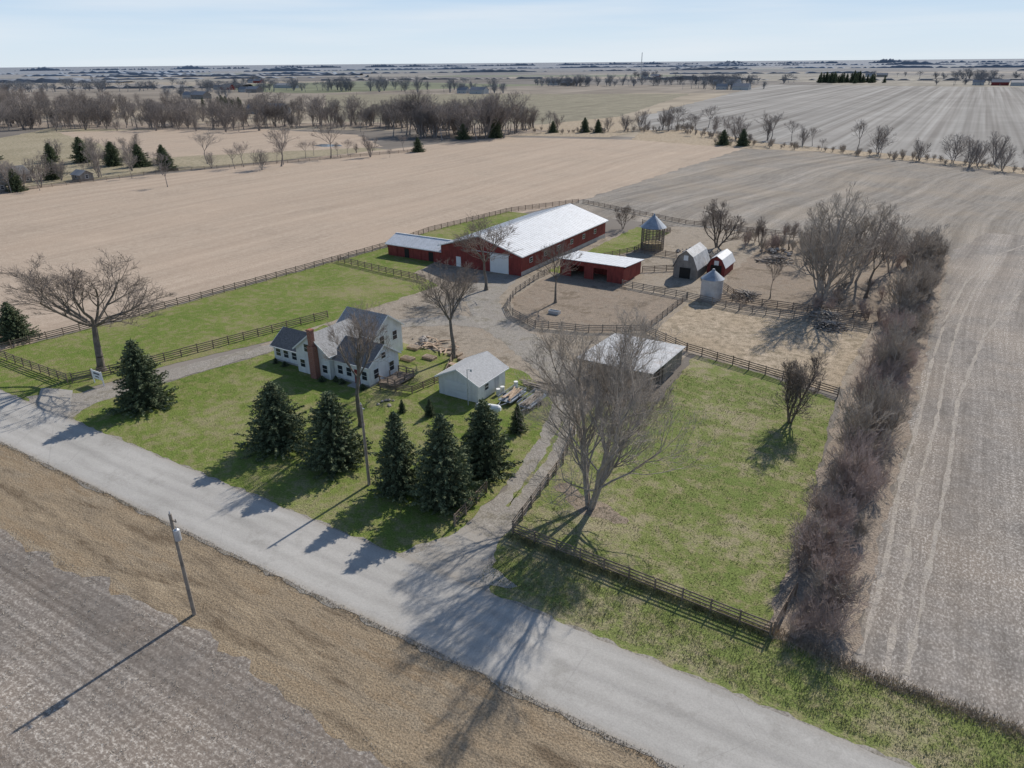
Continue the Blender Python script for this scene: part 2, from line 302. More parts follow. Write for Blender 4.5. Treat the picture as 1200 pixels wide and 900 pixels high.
sheet('pasture',[(-121,44),(-95.5,44),(-93,56),(-88,70),(-86,84),(-83,108),(-93,113),(-96,128),(-94,180),(-111,180),(-115,146),(-113,128),(-116,91),(-118,65)],m_past,.031,.9,.4)
sheet('barnyard_ground',[(-88,68),(-60,72),(-46,78),(-34,78),(-29,82),(-29,98),(-10,95),(-6,96),(-1,186),(-55,186),(-68,180),(-72,162),(-95,124),(-96,112),(-84,108)],m_yard,.027,1.2,.7)
sheet('paddock_grass',[(-30,46),(-5.5,45.5),(-5.5,60),(-7.5,92),(-18,96),(-28,98),(-27,80),(-34,77),(-33,68),(-30.5,58)],m_padd,.033,.7,.3)
sheet('dry_paddock',[(-37,103),(-29,99.5),(-8,94),(-7,122),(-28,121.5),(-37,124)],m_dry,.034,.8,.4)
sheet('back_paddock',[(-34,125),(-12,124),(-6,124),(-5,180),(-36,182),(-36,150)],m_mud,.0345,.9,.6)
sheet('dirt_paddock',[(-55,97),(-60,99),(-66,108),(-67.5,122),(-66,127),(-52,127),(-50,124),(-38,123),(-38.5,104),(-45,99)],m_mud,.035,.8,.3)
sheet('barn_side_grass',[(-69.5,128),(-66.5,128),(-64,140),(-60,158),(-60,176),(-70,178)],m_lawn,.036,.8,.4)
sheet('hedge_ground',[(-5.5,45.5),(.8,45),(1.2,90),(1.5,130),(2,184),(-6,184),(-6.5,124),(-7,95),(-5.5,60)],m_litter,.037,.7,.5)
strip('driveway',[(-31.0,37.8),(-31.0,44),(-31.3,52),(-33.3,63),(-36.6,74),(-43,83),(-53,90),(-63,96),(-71.5,106),(-77,121)],[11,4.2,3.7,3.7,4.4,6,6,5.5,6.5,9],m_gravel,.041,.5,.35)
strip('driveway_apron',[(-30,38.2),(-31,41),(-31.1,45)],[13,6,3.8],m_road,.0465,.5,.3)
strip('lane',[(-93.5,37.8),(-92.3,43),(-89.6,54),(-85.8,67),(-83.5,76),(-77,86),(-68,93),(-60,95)],[13,5,4.2,3.4,3.4,4,5,5],m_gravel,.042,.5,.3)
strip('lane_apron',[(-95,38.2),(-93,41.5)],[14,8],m_road,.0462,.6,.2)
strip('grass_median',[(-31.3,50),(-32.6,60),(-35,69)],[.3,.5,.3],m_padd,.0435,.4,.25)
strip('tree_dirt',[(-28.5,56),(-24,54),(-20,53.5)],[1.5,3,.8],m_mud,.038,.5,.6)
m_track=turf_mat('track_mat',[(.33,.295,.25),(.38,.34,.295),(.42,.38,.335)],.3,bare=(.29,.26,.23),bareamt=.8,bmp=.03)
for i,pts in enumerate(([(1.2,46),(1.6,60),(1.4,75),(2.1,92),(2.2,110),(3.2,135),(5.4,160),(10.5,188),(20,212)],[(2.9,46),(3.2,60),(3.1,75),(3.9,92),(4.1,110),(5.2,135),(7.4,160),(12.6,190)],[(4.2,46.5),(4.9,62),(5.6,80),(5.9,100),(8.6,128),(14.5,160)])):
    strip('tyre_track',pts,.38,m_track,.040+i*.0006,.8,.2)
sheet('meadow',[(-300,60),(-420,130),(-560,290),(-400,330),(-300,300),(-250,290),(-280,190),(-290,130)],turf_mat('meadow_mat',[(.29,.245,.17),(.36,.305,.22),(.22,.21,.125)],.03,bmp=0),.014,4,2)
sheet('stubble_field',[(-330,210),(-520,270),(-430,350),(-320,345),(-262,300)],m_tan,.018,4,2)
sheet('meadow_field',[(-420,420),(-250,470),(-240,560),(-330,1000),(-800,800)],m_olive,.02,6,3)
sheet('brown_field',[(-232,385),(-178,400),(-178,435),(-240,560),(-262,440)],m_dry,.022,3,1)
sheet('creek_margin',[(-160,392),(-94,376),(-60,378),(-10,356),(30,330),(200,290),(200,310),(35,350),(-30,384),(-90,407),(-150,470),(-178,450)],m_dry,.032,3,1.5)
sheet('woodland_floor',[(-700,250),(-555,285),(-422,335),(-394,385),(-320,390),(-262,355),(-232,380),(-228,425),(-314,430),(-394,425),(-440,385),(-640,320)],m_litter,.033,3,3)
sheet('pond',[(-300,287),(-290,285),(-284,292),(-290,297),(-302,295)],m_water,.035,2,.8)

# ------------------------------------------------------------ blades / tufts
def blades(name,n,sampler,h,wd,mat,seed):
    r=np.random.default_rng(seed); P=sampler(r,n); n=len(P); a=r.uniform(0,6.283,n); hh=r.uniform(.4,1.,n)*h; ww=r.uniform(.5,1,n)*wd
    lean=r.normal(0,.45,(n,2))*hh[:,None]; z=np.full(n,.03)
    A=np.stack([P[:,0]-np.cos(a)*ww,P[:,1]-np.sin(a)*ww,z],1); B=np.stack([P[:,0]+np.cos(a)*ww,P[:,1]+np.sin(a)*ww,z],1); C=np.stack([P[:,0]+lean[:,0],P[:,1]+lean[:,1],z+hh],1)
    V=np.stack([A,B,C],1).reshape(-1,3); F=np.arange(3*n).reshape(-1,3); return obj(name,mesh_np(name,V,F,[mat]))
def rect(x0,x1,y0,y1,clump=.25):
    def f(r,n):
        m=n//7; c=np.stack([r.uniform(x0,x1,m),r.uniform(y0,y1,m)],1)
        P=np.repeat(c,7,0)+r.normal(0,clump,(m*7,2)); return P[(P[:,0]>x0)&(P[:,0]<x1)&(P[:,1]>y0)&(P[:,1]<y1)]
    return f
def along(pts,wd):
    def f(r,n):
        seg=[(np.array(pts[i]),np.array(pts[i+1])) for i in range(len(pts)-1)]; L=np.array([np.linalg.norm(b_-a_) for a_,b_ in seg]); k=r.choice(len(seg),n,p=L/L.sum()); t=r.uniform(0,1,n)
        A=np.array([s[0] for s in seg])[k]; B_=np.array([s[1] for s in seg])[k]; return A+(B_-A)*t[:,None]+r.normal(0,wd,(n,2))
    return f
m_bt=plain('dry_blade_mat',(.35,.285,.205),.4,.9); m_bg=plain('grass_blade_mat',(.165,.195,.066),.5,.7); m_bp=plain('mixed_blade_mat',(.25,.24,.12),.5,.7)
blades('verge_grass',26000,rect(-125,-3,22,30.8,.5),.12,.02,m_bt,1)
blades('field_stubble',22000,rect(-75,-10,6,23,.15),.14,.025,plain('stubble_mat',(.46,.42,.36),.3,1),2)
blades('lawn_grass',26000,rect(-87,-34,39,66),.1,.028,m_bg,3)
blades('roadside_grass',28000,rect(-28,30,39.2,45.5,.3),.22,.03,m_bp,4)
blades('paddock_tufts',22000,rect(-28,-6,46,92,.3),.15,.035,m_bg,5)
blades('fence_line_weeds',9000,along([(-28.5,46),(-5,45.5)],.3),.4,.03,m_bp,6)
blades('field_edge_weeds',12000,along([(-5.5,46),(2,45),(40,44.7)],.5),.4,.03,m_bt,7)
blades('road_edge_weeds',9000,along([(-110,30.9),(0,30.9)],.18),.16,.03,m_bt,8)

# ------------------------------------------------------------ bare trees
def tubes(name,segs,mats,thr=.045):
    S=np.array([(*a,*b_,r0,r1) for a,b_,r0,r1 in segs],dtype=np.float64)
    Vs=[];Fs=[];M=[];off=0
    for lo,hi,k in ((thr*2,9,7),(0,thr*2,3)):
        T=S[(S[:,6]>=lo)&(S[:,6]<hi)]
        if not len(T): continue
        A=T[:,:3];B_=T[:,3:6];d=B_-A; d/=np.linalg.norm(d,axis=1)[:,None]+1e-9
        ref=np.where(np.abs(d[:,2:3])<.9,np.array([[0,0,1.]]),np.array([[1.,0,0]])); u=np.cross(d,ref); u/=np.linalg.norm(u,axis=1)[:,None]; v=np.cross(d,u)
        t=np.arange(k)*2*math.pi/k; ring=u[:,None,:]*np.cos(t)[None,:,None]+v[:,None,:]*np.sin(t)[None,:,None]
        V=np.concatenate([A[:,None]+ring*T[:,6][:,None,None],B_[:,None]+ring*T[:,7][:,None,None]],1).reshape(-1,3)
        base=np.arange(len(T))[:,None,None]*2*k; i=np.arange(k); f=np.stack([i,(i+1)%k,k+(i+1)%k,k+i],1)[None]
        F=(base+f).reshape(-1,4)+off; off+=len(V); Vs.append(V);Fs.append(F); M.append(np.repeat((T[:,6]<thr).astype(int),k))
    return mesh_np(name,np.concatenate(Vs),np.concatenate(Fs),mats,np.concatenate(M))
def grow(S,p,d,L,r,lev,P,g):
    n=P['n'][min(lev,len(P['n'])-1)]; nodes=[]
    for i in range(n):
        d=Vector((d.x+g.gauss(0,P['wob']),d.y+g.gauss(0,P['wob']),d.z+g.gauss(0,P['wob'])+P['up']*(.5 if lev<2 else 1))).normalized()
        q=p+d*(L/n); r1=max(P['tw']*.6,r*(1-.5/n)); S.append((p[:],q[:],r,r1)); nodes.append((q,d.copy(),r1)); p=q; r=r1
    if lev>=P['lev']: return
    for i,(q,dd,rr) in enumerate(nodes):
        if lev==0 and i<n-1 and not P.get('low'): continue
        if lev>0 and i==0 and n>2 and g.random()<.6: continue
        kk=P['k'][min(lev,len(P['k'])-1)]
        for j in range(kk):
            if lev>1 and g.random()<P['skip']: continue
            az=g.uniform(0,6.283) if lev else (j+g.uniform(-.3,.3))*6.283/kk; an=g.uniform(*P['ang'][min(lev,len(P['ang'])-1)]); u=dd.orthogonal().normalized(); v=dd.cross(u)
            nd=(dd*math.cos(an)+(u*math.cos(az)+v*math.sin(az))*math.sin(an))
            if lev>=1 and nd.z<-.1: nd.z*=-.3
            grow(S,q,nd.normalized(),L*g.uniform(*P['ratio'])*(1.0 if lev else P['first'])*(1-.12*i),max(P['tw'],rr*g.uniform(.5,.72)),lev+1,P,g)
def bare(name,seed,h,wd,mats,tr=.35,style='maple',lev=5,tw=.018,stems=1,skip=.2,pc=95):
    g=random.Random(seed); S=[]
    P=dict(n=[3,4,3,3,2,2],k=[6,2,2,2,2,2],ang=[(.3,.8),(.35,.8),(.4,.85),(.4,.9)],ratio=(.52,.78),wob=.12,up=.1,lev=lev,tw=tw,first=1.8,skip=skip)
    if style=='oak': P.update(ang=[(.35,1.15),(.4,.9)],wob=.16,up=.08,k=[9,2,2,2,2,2],first=2.1,ratio=(.55,.72)); pc=98
    if style=='shrub': P.update(n=[4,3,3,2],k=[2,2,2,2],low=1,ang=[(.2,.6)],up=.12,first=.6)
    if stems==1: grow(S,Vector((0,0,0)),Vector((0,0,1)),h*.18,tr,0,P,g)
    else:
        for i in range(stems):
            az=i*6.283/stems+g.uniform(-.4,.4); t=g.uniform(.12,.42); P2=dict(P); 
            if style!='shrub': P2['n']=[5,4,3,3,2,2]; P2['k']=[2,2,2,2,2,2]; P2['low']=1; P2['first']=.75; P2['up']=.12
            grow(S,Vector((math.cos(az)*tr*.8,math.sin(az)*tr*.8,0)),Vector((math.sin(t)*math.cos(az),math.sin(t)*math.sin(az),math.cos(t))),h*g.uniform(.5,.7),tr*(.75 if style!='shrub' else 1),0,P2,g)
    E=np.array([s[1] for s in S]); hz=np.percentile(E[:,2],99.5); sz=h/hz
    cx,cy=(np.percentile(E[:,0],98)+np.percentile(E[:,0],2))/2,(np.percentile(E[:,1],98)+np.percentile(E[:,1],2))/2   # centre the crown over the trunk
    sh_=lambda p:(p[0]-cx*(p[2]/hz)*.7,p[1]-cy*(p[2]/hz)*.7,p[2])
    S=[(sh_(a),sh_(b_),r0,r1) for a,b_,r0,r1 in S]; E=np.array([s[1] for s in S]); rr=np.percentile(np.hypot(E[:,0],E[:,1]),pc); sx=(wd/2)/rr
    S=[((a[0]*sx,a[1]*sx,a[2]*sz),(b_[0]*sx,b_[1]*sx,b_[2]*sz),r0,r1) for a,b_,r0,r1 in S]
    if style!='shrub' and stems==1: S.append(((0,0,-.05),(0,0,.7),tr*1.5,tr*1.02))
    return tubes(name,S,mats)
def place(name,me,x,y,z=0,s=1,rot=None,par=None,sz=None):
    o=obj(name,me,par); o.location=(x,y,z); o.rotation_euler=(0,0,R.uniform(0,6.28) if rot is None else rot); o.scale=(s,s,sz or s); return o
BL=[m_barkl,m_twigl]; BD=[m_bark,m_twig]
for (x,y,h,wd,mats,tr,st,lev,stems,sd_,tw,sk) in [
 (-99.6,49.5,16.5,23,BD,.6,'oak',5,1,11,.022,.08),(-55.5,55.6,15,11,BD,.32,'maple',5,1,12,.012,.12),(-58.6,79,14.8,13,BD,.36,'maple',5,1,13,.015,.12),
 (-73.3,110.4,14.7,13,BD,.34,'maple',5,1,14,.02,.12),(-58,110,11,8.5,BD,.24,'maple',4,1,15,.022,.1),(-24.2,54,19,18.5,BL,.3,'maple',5,5,16,.0105,.12),
 (-11.3,82.7,8.4,7.6,BD,.2,'maple',4,3,17,.017,.05),(-16.3,131,20,14,BL,.36,'maple',4,4,18,.02,.1),(-13.4,151,16,13,BL,.34,'maple',4,3,19,.02,.15),(-10,141,15,10,BD,.3,'maple',5,1,20,.015,.3),
 (-45,166,10.8,11,BD,.3,'maple',4,3,21,.02,.1),(-72.4,174.5,6.5,6,BD,.15,'maple',4,2,22,.015,.2),(-37,173.5,6.8,6,BD,.15,'maple',4,2,23,.015,.2),(-30,172,6.5,5,BD,.14,'maple',4,1,24,.015,.2),
 (-25,132,8,3.4,BD,.1,'maple',4,1,25,.014,.3),(-8,162,12,9,BL,.25,'maple',4,2,26,.018,.2),(-4,150,13,9,BL,.25,'maple',5,1,27,.018,.3),(-24,160,9,7,BD,.2,'maple',4,1,28,.018,.2),(-18,143,14,9,BL,.28,'maple',5,1,29,.018,.3)]:
    place('bare_tree',bare('bare_tree_mesh',sd_,h,wd,mats,tr,st,lev,tw,stems,sk),x,y,rot=sd_)

# ------------------------------------------------------------ spruces
def spruce_mesh(name,h,Rm,seed,dens=1.):
    r=np.random.default_rng(seed); T=[]
    z=.25; 
    while z<h*.985:
        f=z/h; rad=Rm*(1-f)**.68*min(1,.8+f*2.2)*r.uniform(.76,1.18); nb=int(max(5,(6+rad*4.6)*dens)); off=r.uniform(0,6.28)
        for i in range(nb):
            a=off+i*6.283/nb+r.normal(0,.14); L=rad*r.uniform(.6,1.18); m=int(max(4,L/.2))
            t=np.linspace(.3,1,m); x=np.cos(a)*L*t; y=np.sin(a)*L*t; zz=z-.16*L*t+.18*L*t**3+r.normal(0,.05,m)
            T.append(np.stack([x,y,zz,np.full(m,a),.42-.14*t+0*t,np.full(m,rad)],1))
        z+=.34+.06*(1-f)
    T=np.concatenate(T); n=len(T); out=[]
    for rep in range(4):
        a=T[:,3]+r.normal(0,.75,n); ln=T[:,4]*r.uniform(.6,1.25,n); tilt=r.normal(-.05,.42,n); wd=r.uniform(.06,.12,n)
        d=np.stack([np.cos(a)*np.cos(tilt),np.sin(a)*np.cos(tilt),np.sin(tilt)],1); rr_=r.normal(0,1,(n,3)); s=np.cross(d,rr_); s/=np.linalg.norm(s,axis=1)[:,None]+1e-9
        c=T[:,:3]+r.normal(0,.06,(n,3)); out.append(np.stack([c+s*wd[:,None],c-s*wd[:,None],c+d*ln[:,None]],1))
    V=np.concatenate(out).reshape(-1,3); F=np.arange(len(V)).reshape(-1,3)
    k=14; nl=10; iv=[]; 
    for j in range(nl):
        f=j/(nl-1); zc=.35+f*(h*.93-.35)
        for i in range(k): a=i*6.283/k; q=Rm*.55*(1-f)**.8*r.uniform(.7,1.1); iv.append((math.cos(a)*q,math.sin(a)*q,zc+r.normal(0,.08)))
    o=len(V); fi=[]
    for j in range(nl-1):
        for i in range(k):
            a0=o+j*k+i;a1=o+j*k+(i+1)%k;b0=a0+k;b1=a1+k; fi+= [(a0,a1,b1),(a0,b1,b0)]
    V=np.concatenate([V,np.array(iv)]); o2=len(V); tv=[];
    for zc,rr_ in ((-.05,.16),(h*.97,.03)):
        for i in range(6): a=i*6.283/6; tv.append((math.cos(a)*rr_,math.sin(a)*rr_,zc))
    ft=[]
    for i in range(6): ft+=[(o2+i,o2+(i+1)%6,o2+6+(i+1)%6),(o2+i,o2+6+(i+1)%6,o2+6+i)]
    V=np.concatenate([V,np.array(tv)]); mi=np.concatenate([np.zeros(len(F)),np.ones(len(fi)),np.full(len(ft),2)])
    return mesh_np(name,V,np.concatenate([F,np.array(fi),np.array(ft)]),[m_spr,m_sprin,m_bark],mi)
SP=[(-83.6,45.8,9.2,4.0),(-60.6,47.4,7.9,4.1),(-51.9,47.5,8.8,4.0),(-42.4,46.9,8.9,3.0),(-37.2,47.6,9.7,4.0),(-36.9,54.5,8.5,3.5),(-40.8,60,5.2,1.9)]
spm=[]
for i,(x,y,h,rr) in enumerate(SP):
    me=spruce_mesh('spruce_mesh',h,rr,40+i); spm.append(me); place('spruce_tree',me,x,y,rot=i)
for x,y,s in ((-50,62,.26),(-53.6,61,.2),(-38.5,64,.4),(-43,62.5,.3)): place('small_conifer',spm[3],x,y,s=s)
place('spruce_tree',spm[1],-124,50,s=.8)
place('spruce_tree',spm[2],-129,48,s=.6)
farsp=spruce_mesh('far_spruce_mesh',9.3,3.3,77,.45)

# ------------------------------------------------------------ hedgerow (each mass is one merged mesh)
class Mass:
    def __init__(s): s.V=[];s.F=[];s.M=[];s.o=0;s.c={}
    def add(s,me,x,y,sx,sz,rot):
        if me.name not in s.c:
            v=np.empty(len(me.vertices)*3,dtype=np.float32); me.vertices.foreach_get('co',v); f=np.empty(len(me.loops),dtype=np.int32); me.loops.foreach_get('vertex_index',f); s.c[me.name]=(v.reshape(-1,3),f.reshape(-1,4))
        v,f=s.c[me.name]; c_,s_=math.cos(rot),math.sin(rot)
        s.V.append(np.stack([(v[:,0]*c_-v[:,1]*s_)*sx+x,(v[:,0]*s_+v[:,1]*c_)*sx+y,v[:,2]*sz],1)); s.F.append(f+s.o); s.o+=len(v)
        s.M.append(np.full(len(f),1 if 'light' in me.name else 0))
    def make(s,name,mats): return obj(name,mesh_np(name,np.concatenate(s.V),np.concatenate(s.F),mats,np.concatenate(s.M)))
sh=[bare('brush_mesh_%d'%i,100+i,5,4.5,[m_twigr,m_twigr],.05,'shrub',3,.011,11,.16,96) for i in range(6)]
shl=[bare('light_brush_mesh_%d'%i,120+i,5,4.5,[m_twigl,m_twigl],.06,'shrub',3,.013,10,.16,96) for i in range(4)]
hm=Mass(); y=46.5
while y<183:
    for _ in range(2):
        t=(y-46)/137; s=R.uniform(.5,1.15)*(1-.1*t); ms=sh if R.random()>t*.9+.2 else shl
        if R.random()<.9: hm.add(R.choice(ms),R.uniform(-5.0,-1.0)+t*1.5,y+R.uniform(-1,1),s,s*R.uniform(.65,1.35),R.uniform(0,6.28))
    y+=1.9
for i in range(11): hm.add(R.choice(shl),R.uniform(-5,-1)+.8,R.uniform(75,180),1.2,1.7,R.uniform(0,6.28))
hm.make('hedgerow',[m_twigr,m_twigl])
bm_=Mass()
for i in range(46): bm_.add(R.choice(shl+sh),R.uniform(-40,-3),R.uniform(165,184),R.uniform(.4,.9),R.uniform(.4,.9),R.uniform(0,6))
for i in range(14): bm_.add(R.choice(shl+sh),R.uniform(-22,-6),R.uniform(126,150),R.uniform(.3,.6),R.uniform(.3,.6),R.uniform(0,6))
bm_.make('back_brush',[m_twigr,m_twigl])

# ------------------------------------------------------------ distant trees
far=[bare('far_tree_mesh',200+i,15,11+i%3*1.5,[m_twigf,m_twigf],.28,'maple',4 if i%2 else 3,.035,1 if i%2 else 4,.3) for i in range(8)]
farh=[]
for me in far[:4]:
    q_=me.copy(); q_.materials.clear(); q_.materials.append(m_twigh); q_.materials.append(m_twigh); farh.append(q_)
def row(name,pts,n,jit,smin,smax,meshes=far,part='tree',fat=1.):
    par=empty(name); seg=[(Vector(pts[i]),Vector(pts[i+1])) for i in range(len(pts)-1)]; L=[(b_-a_).length for a_,b_ in seg]
    for _ in range(n):
        a_,b_=R.choices(seg,L)[0]; p_=a_+(b_-a_)*R.random(); s=R.uniform(smin,smax)*R.uniform(.8,1.15); place(part,R.choice(meshes),p_.x+R.gauss(0,jit),p_.y+R.gauss(0,jit),s=s*fat,sz=s,par=par)
row('distant_woodland',[(-700,250),(-555,300),(-422,352),(-394,400),(-314,405),(-262,415),(-228,408)],330,15,.55,1.25)
row('distant_woodland',[(-285,358),(-262,365),(-240,385)],50,11,1.1,1.65)
row('distant_woodland',[(-1100,420),(-800,380),(-620,330)],200,50,.7,1.3)
row('creek_trees',[(-200,425),(-160,470),(-95,400),(-72,405),(-44,380),(-13,362),(18,348),(120,325)],56,8,.35,1.0)
row('creek_brush',[(-232,408),(-178,435),(-160,470),(-95,396),(-44,380),(18,346),(160,315)],170,5,.35,.8,shl,'brush')
row('field_border_trees',[(-420,200),(-320,190),(-276,195),(-230,290)],26,9,.3,.8)
row('farmstead_trees',[(-380,110),(-310,112),(-278,122),(-288,150),(-300,180)],48,11,.4,.95)
row('farmstead_trees',[(-700,400),(-560,380),(-430,420)],60,20,.7,1.1)
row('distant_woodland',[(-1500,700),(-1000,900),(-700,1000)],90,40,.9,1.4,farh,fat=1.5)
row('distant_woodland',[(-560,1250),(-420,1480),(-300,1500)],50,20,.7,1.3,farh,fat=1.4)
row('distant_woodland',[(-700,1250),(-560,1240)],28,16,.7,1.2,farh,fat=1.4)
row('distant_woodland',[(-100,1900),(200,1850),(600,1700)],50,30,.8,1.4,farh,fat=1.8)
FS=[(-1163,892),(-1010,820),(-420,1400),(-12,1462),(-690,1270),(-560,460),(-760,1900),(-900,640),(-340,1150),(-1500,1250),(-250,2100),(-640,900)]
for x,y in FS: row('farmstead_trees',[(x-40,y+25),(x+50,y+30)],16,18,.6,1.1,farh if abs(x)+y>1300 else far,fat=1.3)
for x,y,h in ((-249.6,219.3,17),(-252.2,251.6,16.5),(-262,205,9),(-272,178,9),(-243,160,9),(-262,245,8),(-240,290,8),(-165,470,14),(-145.8,485,14)):
    place('bare_tree',far[R.choice((1,3,5,7))],x,y,s=h/15)
for x,y,h in ((-357,180,9),(-342,186,12),(-318,186,11),(-305,190,11),(-303,200,9),(-390,170,10),(-231,290,8),(-247,352,10),(-235,368,12),(-221,412,8),(-204,422,9),(-196,424,8),(-108,388,9),(-98,388,9),(-380,160,8),(-283,188,9),(-300,150,9),(-276,112,7),(-282,128,8)):
    me=R.choice(spm[:3]); place('evergreen_tree',me,x,y,s=h/9.3)
row('conifer_grove',[(-262,1560),(-170,1575)],60,14,1.2,2.1,[farsp],'conifer')
row('conifer_grove',[(-640,500),(-600,470),(-560,440)],26,8,.9,1.5,[farsp],'conifer')
def woods(name,a,c,h,seed,mat,dens=12,thick=60):
    g=random.Random(seed); a=Vector((*a,0));c=Vector((*c,0)); L=(c-a).length; n=int(L/dens); d=(c-a).normalized(); nn=Vector((-d.y,d.x,0)); V=[];F=[]
    for i in range(n+1):
        p=a+(c-a)*i/n; f=.34+1.2*mnoise.noise(Vector((i*.035,seed,0)))+.4*mnoise.noise(Vector((i*.45,seed,3)))+g.uniform(-.2,.2); hh=h*f if f>.18 else -.4
        k=len(V)
        for s,z in ((-1,-.5),(-.9,hh*.8),(-.3,hh),(.4,hh*.95),(1,-.5)): V.append(tuple(p+nn*s*thick/2+Vector((0,0,z))))
        if i:
            for j in range(4): F.append([k-5+j,k-4+j,k+j+1,k+j])
    return pydata(name,V,F,mat)
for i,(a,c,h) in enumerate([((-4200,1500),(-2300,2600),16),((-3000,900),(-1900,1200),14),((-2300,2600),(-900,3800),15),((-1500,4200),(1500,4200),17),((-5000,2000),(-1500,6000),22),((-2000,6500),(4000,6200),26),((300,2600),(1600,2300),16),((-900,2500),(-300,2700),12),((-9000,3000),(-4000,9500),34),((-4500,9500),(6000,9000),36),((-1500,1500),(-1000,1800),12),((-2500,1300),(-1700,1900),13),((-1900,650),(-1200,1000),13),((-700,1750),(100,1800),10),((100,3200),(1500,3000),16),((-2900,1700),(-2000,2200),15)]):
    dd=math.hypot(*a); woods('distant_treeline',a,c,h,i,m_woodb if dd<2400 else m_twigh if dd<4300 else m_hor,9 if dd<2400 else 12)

# ------------------------------------------------------------ fences
def fence(name,pts,h=1.35,rails=4,mat=m_fence,sp=2.4):
    q=Boxes()
    for i in range(len(pts)-1):
        a=Vector((*pts[i],0));c=Vector((*pts[i+1],0)); L=(c-a).length;n=max(1,round(L/sp)); d=(c-a).normalized(); nn=Vector((-d.y,d.x,0))
        prev=None
        for j in range(n+1):
            p=a+(c-a)*j/n; 
            if j<n or i==len(pts)-2: q.cyl(p-Vector((0,0,.1)),p+Vector((R.gauss(0,.03),R.gauss(0,.03),h+R.uniform(0,.15))),.085,.075,6)
            if prev is not None:
                for k in range(rails):
                    z=.3+(h-.42)*k/(rails-1); q.beam(prev+Vector((0,0,z+R.gauss(0,.02)))+nn*.1,p+Vector((0,0,z+R.gauss(0,.02)))+nn*.1,.04,.13)
            prev=p
    return q.make(name,mat)
fence('pasture_fence',[(-120.6,45),(-117.8,64.8),(-115.5,91),(-112.9,128),(-114.5,146),(-110,180),(-99,202)])
fence('pasture_fence',[(-120.4,44.6),(-99.5,44.6)])
fence('pasture_fence',[(-99,45),(-95.5,54),(-90.6,73),(-88,83)])
fence('pasture_fence',[(-113.5,112),(-98,110),(-87,109)])
fence('paddock_fence',[(-28.4,46.3),(-5,45.4)])
fence('paddock_fence',[(-4.8,45.6),(-4.3,51)])
fence('paddock_fence',[(-28.6,46.6),(-30.3,60),(-33,69),(-35,76)])
fence('paddock_fence',[(-33.8,44.6),(-34.4,51)])
fence('paddock_fence',[(-29.5,98.8),(-7.5,93.2)])
fence('barnyard_fence',[(-29.7,99),(-38,103.5),(-38,123.8)],mat=m_fenceg)
fence('barnyard_fence',[(-54.5,96.5),(-61,100),(-64.5,104),(-67,111),(-68.3,122),(-68.3,127)],mat=m_fenceg)
fence('barnyard_fence',[(-38.2,103.5),(-46,99),(-54.5,96.5)],mat=m_fenceg)
fence('barnyard_fence',[(-51.6,125.6),(-38,124),(-28,121.8),(-12,122.6),(-7,122.3)],mat=m_fenceg)
fence('barnyard_fence',[(-34.5,134),(-28,126),(-28,122)],mat=m_fence)
fence('barnyard_fence',[(-66,137),(-60,152),(-60,176),(-70,182)],mat=m_fence)
fence('barnyard_fence',[(-52,137),(-46,142),(-50,152),(-60,152)],mat=m_fence)
fence('barnyard_fence',[(-33,126),(-20,127),(-8,128)],mat=m_fence)
fence('boundary_fence',[(-276,188),(-262,215),(-232,290)],sp=5)
fence('boundary_fence',[(-282,130),(-276,188)],sp=5)
fence('boundary_fence',[(-370,200),(-300,196),(-276,188)],sp=5)
fence('yard_fence',[(-60.5,64.8),(-56,66),(-55,72),(-58,78)],h=1.1)
fence('boundary_fence',[(-98,203),(-60,188),(-20,186)],h=1.1,rails=3)

# ------------------------------------------------------------ house
H=empty('farmhouse',(0,0,0))
gable_body('west_wing_walls',-81,-74.85,65,70.3,2.5,4.3,'X',m_white,H); roof('west_wing_roof',-81,-74.85,65,70.3,2.5,4.3,'X',m_shin,H,.3)
gable_body('main_walls',-74.8,-68.5,63.8,71.2,3.7,6.1,'Y',m_white,H); roof('main_roof',-74.8,-68.5,63.8,71.2,3.7,6.1,'Y',m_shinm,H,.3)
gable_body('east_wing_walls',-68.45,-62.1,64.6,70.8,3.1,5.2,'X',m_white,H); roof('east_wing_roof',-68.45,-62.1,64.6,70.8,3.1,5.2,'X',m_shin,H,.3)
gable_body('rear_walls',-74.3,-67,71.25,77.6,4.3,6.6,'X',m_white,H); roof('rear_roof',-74.3,-67,71.25,77.6,4.3,6.6,'X',m_shinm,H,.3)
q=Boxes(); q.box(-71.5,-70.4,62.9,63.77,0,4.8); q.box(-71.3,-70.6,63.0,63.65,4.8,7.2); q.box(-71.38,-70.52,62.92,63.73,7.0,7.15); q.make('chimney',m_brick,H)
for a in (-80.0,-78.4,-76.7): window(H,'-Y',65,a,1.5,.9,1.05)
for a,z in ((-73.7,1.5),(-72.6,4.0),(-69.4,1.5)): window(H,'-Y',63.8,a,z,.85,1.1)
for a in (-67.3,-65.7,-62.9): window(H,'-Y',64.6,a,1.6,.85,1.2)
for a in (66,69.2): window(H,'+X',-62.1,a,1.6)
window(H,'+X',-62.1,67.7,3.7,.8,.8); window(H,'+X',-67,73,3.1); window(H,'+X',-67,75.9,3.1); window(H,'-X',-81,67.7,1.6)
box('front_door',-64.7,-63.8,64.53,64.62,.15,2.2,plain('door_mat',(.25,.06,.05),.1),H); box('front_step',-65.1,-63.4,63.4,64.5,0,.15,m_conc,H)
box('foundation',-81.03,-74.9,64.97,70.33,0,.3,m_conc,H); box('foundation',-68.4,-62.07,64.57,70.83,0,.3,m_conc,H)
q=Boxes(); q.box(-61.9,-58.9,66,70.4,.3,.42)
for x in (-61.7,-60.3,-59.1):
    for yy in (66.2,68.3,70.2): q.box(x-.06,x+.06,yy-.06,yy+.06,0,1.3)
